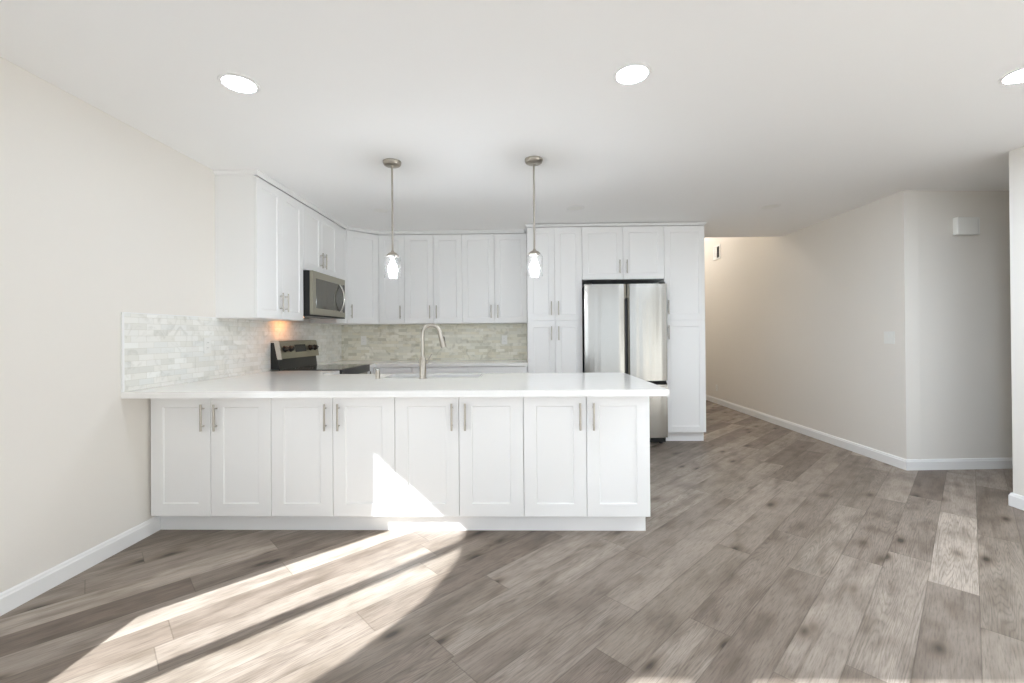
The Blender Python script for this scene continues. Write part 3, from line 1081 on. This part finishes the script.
# back guard: black lower riser and tilted steel control panel
bm = new_bm()
add_prism(bm, [(22.0, 36.36), (25.2, 36.36), (25.2, 46.3), (23.6, 46.3), (22.6, 40.6)], 0, W, 'x')
bg = obj('backguard', bm, 'black', st)
bm = new_bm()
add_prism(bm, [(21.1, 40.3), (22.6, 40.3), (23.8, 46.2), (25.1, 46.3), (25.1, 46.9), (22.7, 46.9), (22.3, 46.6)], .0, W, 'x')
cp = obj('control_panel', bm, 'range_steel', st)
obj('panel_end_cap', add_prism(new_bm(), [(20.9, 40.1), (22.6, 40.1), (23.8, 46.2), (25.1, 46.2), (25.1, 47.0), (22.6, 47.0), (22.1, 46.7)], -.35, 0, 'x'), 'chrome', cp)
tilt = math.atan2(1.15, 6.3)
def panel_pt(x, z):                       # point on the sloped face
    f = (z - 40.3) / (46.6 - 40.3)
    return (x, 21.1 + 1.2 * f - .02, z)
obj('display', add_box(new_bm(), -4.2, 4.2, -.08, .05, -1.5, 1.4), 'display', cp, loc=panel_pt(W / 2, 43.9), rot=(-tilt, 0, 0))
for x in (3.0, 7.1, W - 7.1, W - 3.0):
    bm = new_bm()
    add_lathe(bm, [(1.25, 0), (1.25, .25), (1.0, .4), (.9, 1.15), (.8, 1.25)], n=24)
    add_box(bm, -.95, .95, -.2, .2, 1.1, 1.5, .05, 1)
    k = obj('knob', bm, 'black', cp, True, loc=panel_pt(x, 43.8), rot=(PI / 2 - tilt, 0, 0))
for x, y, r in ((7.5, 6, 4.0), (21.5, 6, 3.2), (7.5, 16.6, 3.2), (21.5, 16.6, 4.0)):
    bm = new_bm()
    add_lathe(bm, [(r, 36.352), (r, 36.362), (r - .12, 36.362), (r - .12, 36.352)], x, y, 40, False, False)
    obj('burner_ring', bm, 'mark', st)

# ------------------------------------------------------------------ refrigerator
fr = thing('refrigerator', 'stainless french-door refrigerator with bottom freezer drawer between the tall cabinets', 'refrigerator', (27.75, 192.6, 0))
W = 35.9
obj('body', add_box(new_bm(), .3, W - .3, 3.0, 27.5, 1.8, 69.9), 'dark', fr)


def fdoor(x0, x1, z0, z1):
    """gently bowed front"""
    n = 12
    poly = [(x1, 2.7), (x0, 2.7)]
    for k in range(n + 1):
        f = k / n
        x = x0 + (x1 - x0) * f
        g = (x - W / 2) / (W / 2)
        y = 0.75 * g * g
        edge = min(f, 1 - f) * (x1 - x0)
        if edge < .4:
            y += .25 * (1 - edge / .4)
        poly.append((x, y))
    return add_prism(new_bm(), poly, z0, z1, 'z')


dl_ = obj('left_door', fdoor(0, 17.05, 28.0, 70.4), 'steel', fr, True)
drr = obj('right_door', fdoor(19.55, W, 28.0, 70.4), 'steel', fr, True)
fz = obj('freezer_drawer', fdoor(0, W, 3.2, 26.3), 'steel', fr, True)
# recessed pocket handles in the door edges
for p, s in ((dl_, -1), (drr, 1)):
    xe = 17.1 if s < 0 else 19.5
    bm = new_bm()
    xa, xb = sorted((xe, xe - s * .95))
    add_box(bm, xa, xb, .5, 2.6, 64.2, 70.35)
    obj('edge_cap', bm, 'cap_metal', p)
    xa, xb = sorted((xe, xe - s * .5))
    add_box_ = add_box(new_bm(), xa, xb, 1.2, 2.6, 28.0, 64.1)
    obj('pocket_handle', add_box_, 'cap_metal', p)
obj('gasket_recess', add_box(new_bm(), 17.1, 19.5, 2.65, 2.95, 28, 70.2), 'black', fr)
obj('drawer_grip', add_prism(new_bm(), [(.6, 26.35), (2.6, 26.35), (2.6, 27.9), (2.2, 27.9)], .2, W - .2, 'x'), 'dark', fr)
for x in (2, W - 2):
    obj('hinge_cover', add_box(new_bm(), x - 1.4, x + 1.4, 1.2, 5, 70.45, 71.1, .15, 2), 'dark', fr)
    obj('foot', add_lathe(new_bm(), [(.8, 0), (.8, .5), (.5, .6), (.5, 1.9)], x, 4.5, 14), 'dark', fr)
obj('toe_grille', add_box(new_bm(), .5, W - .5, 2.4, 3.2, .9, 3.1), 'dark', fr)
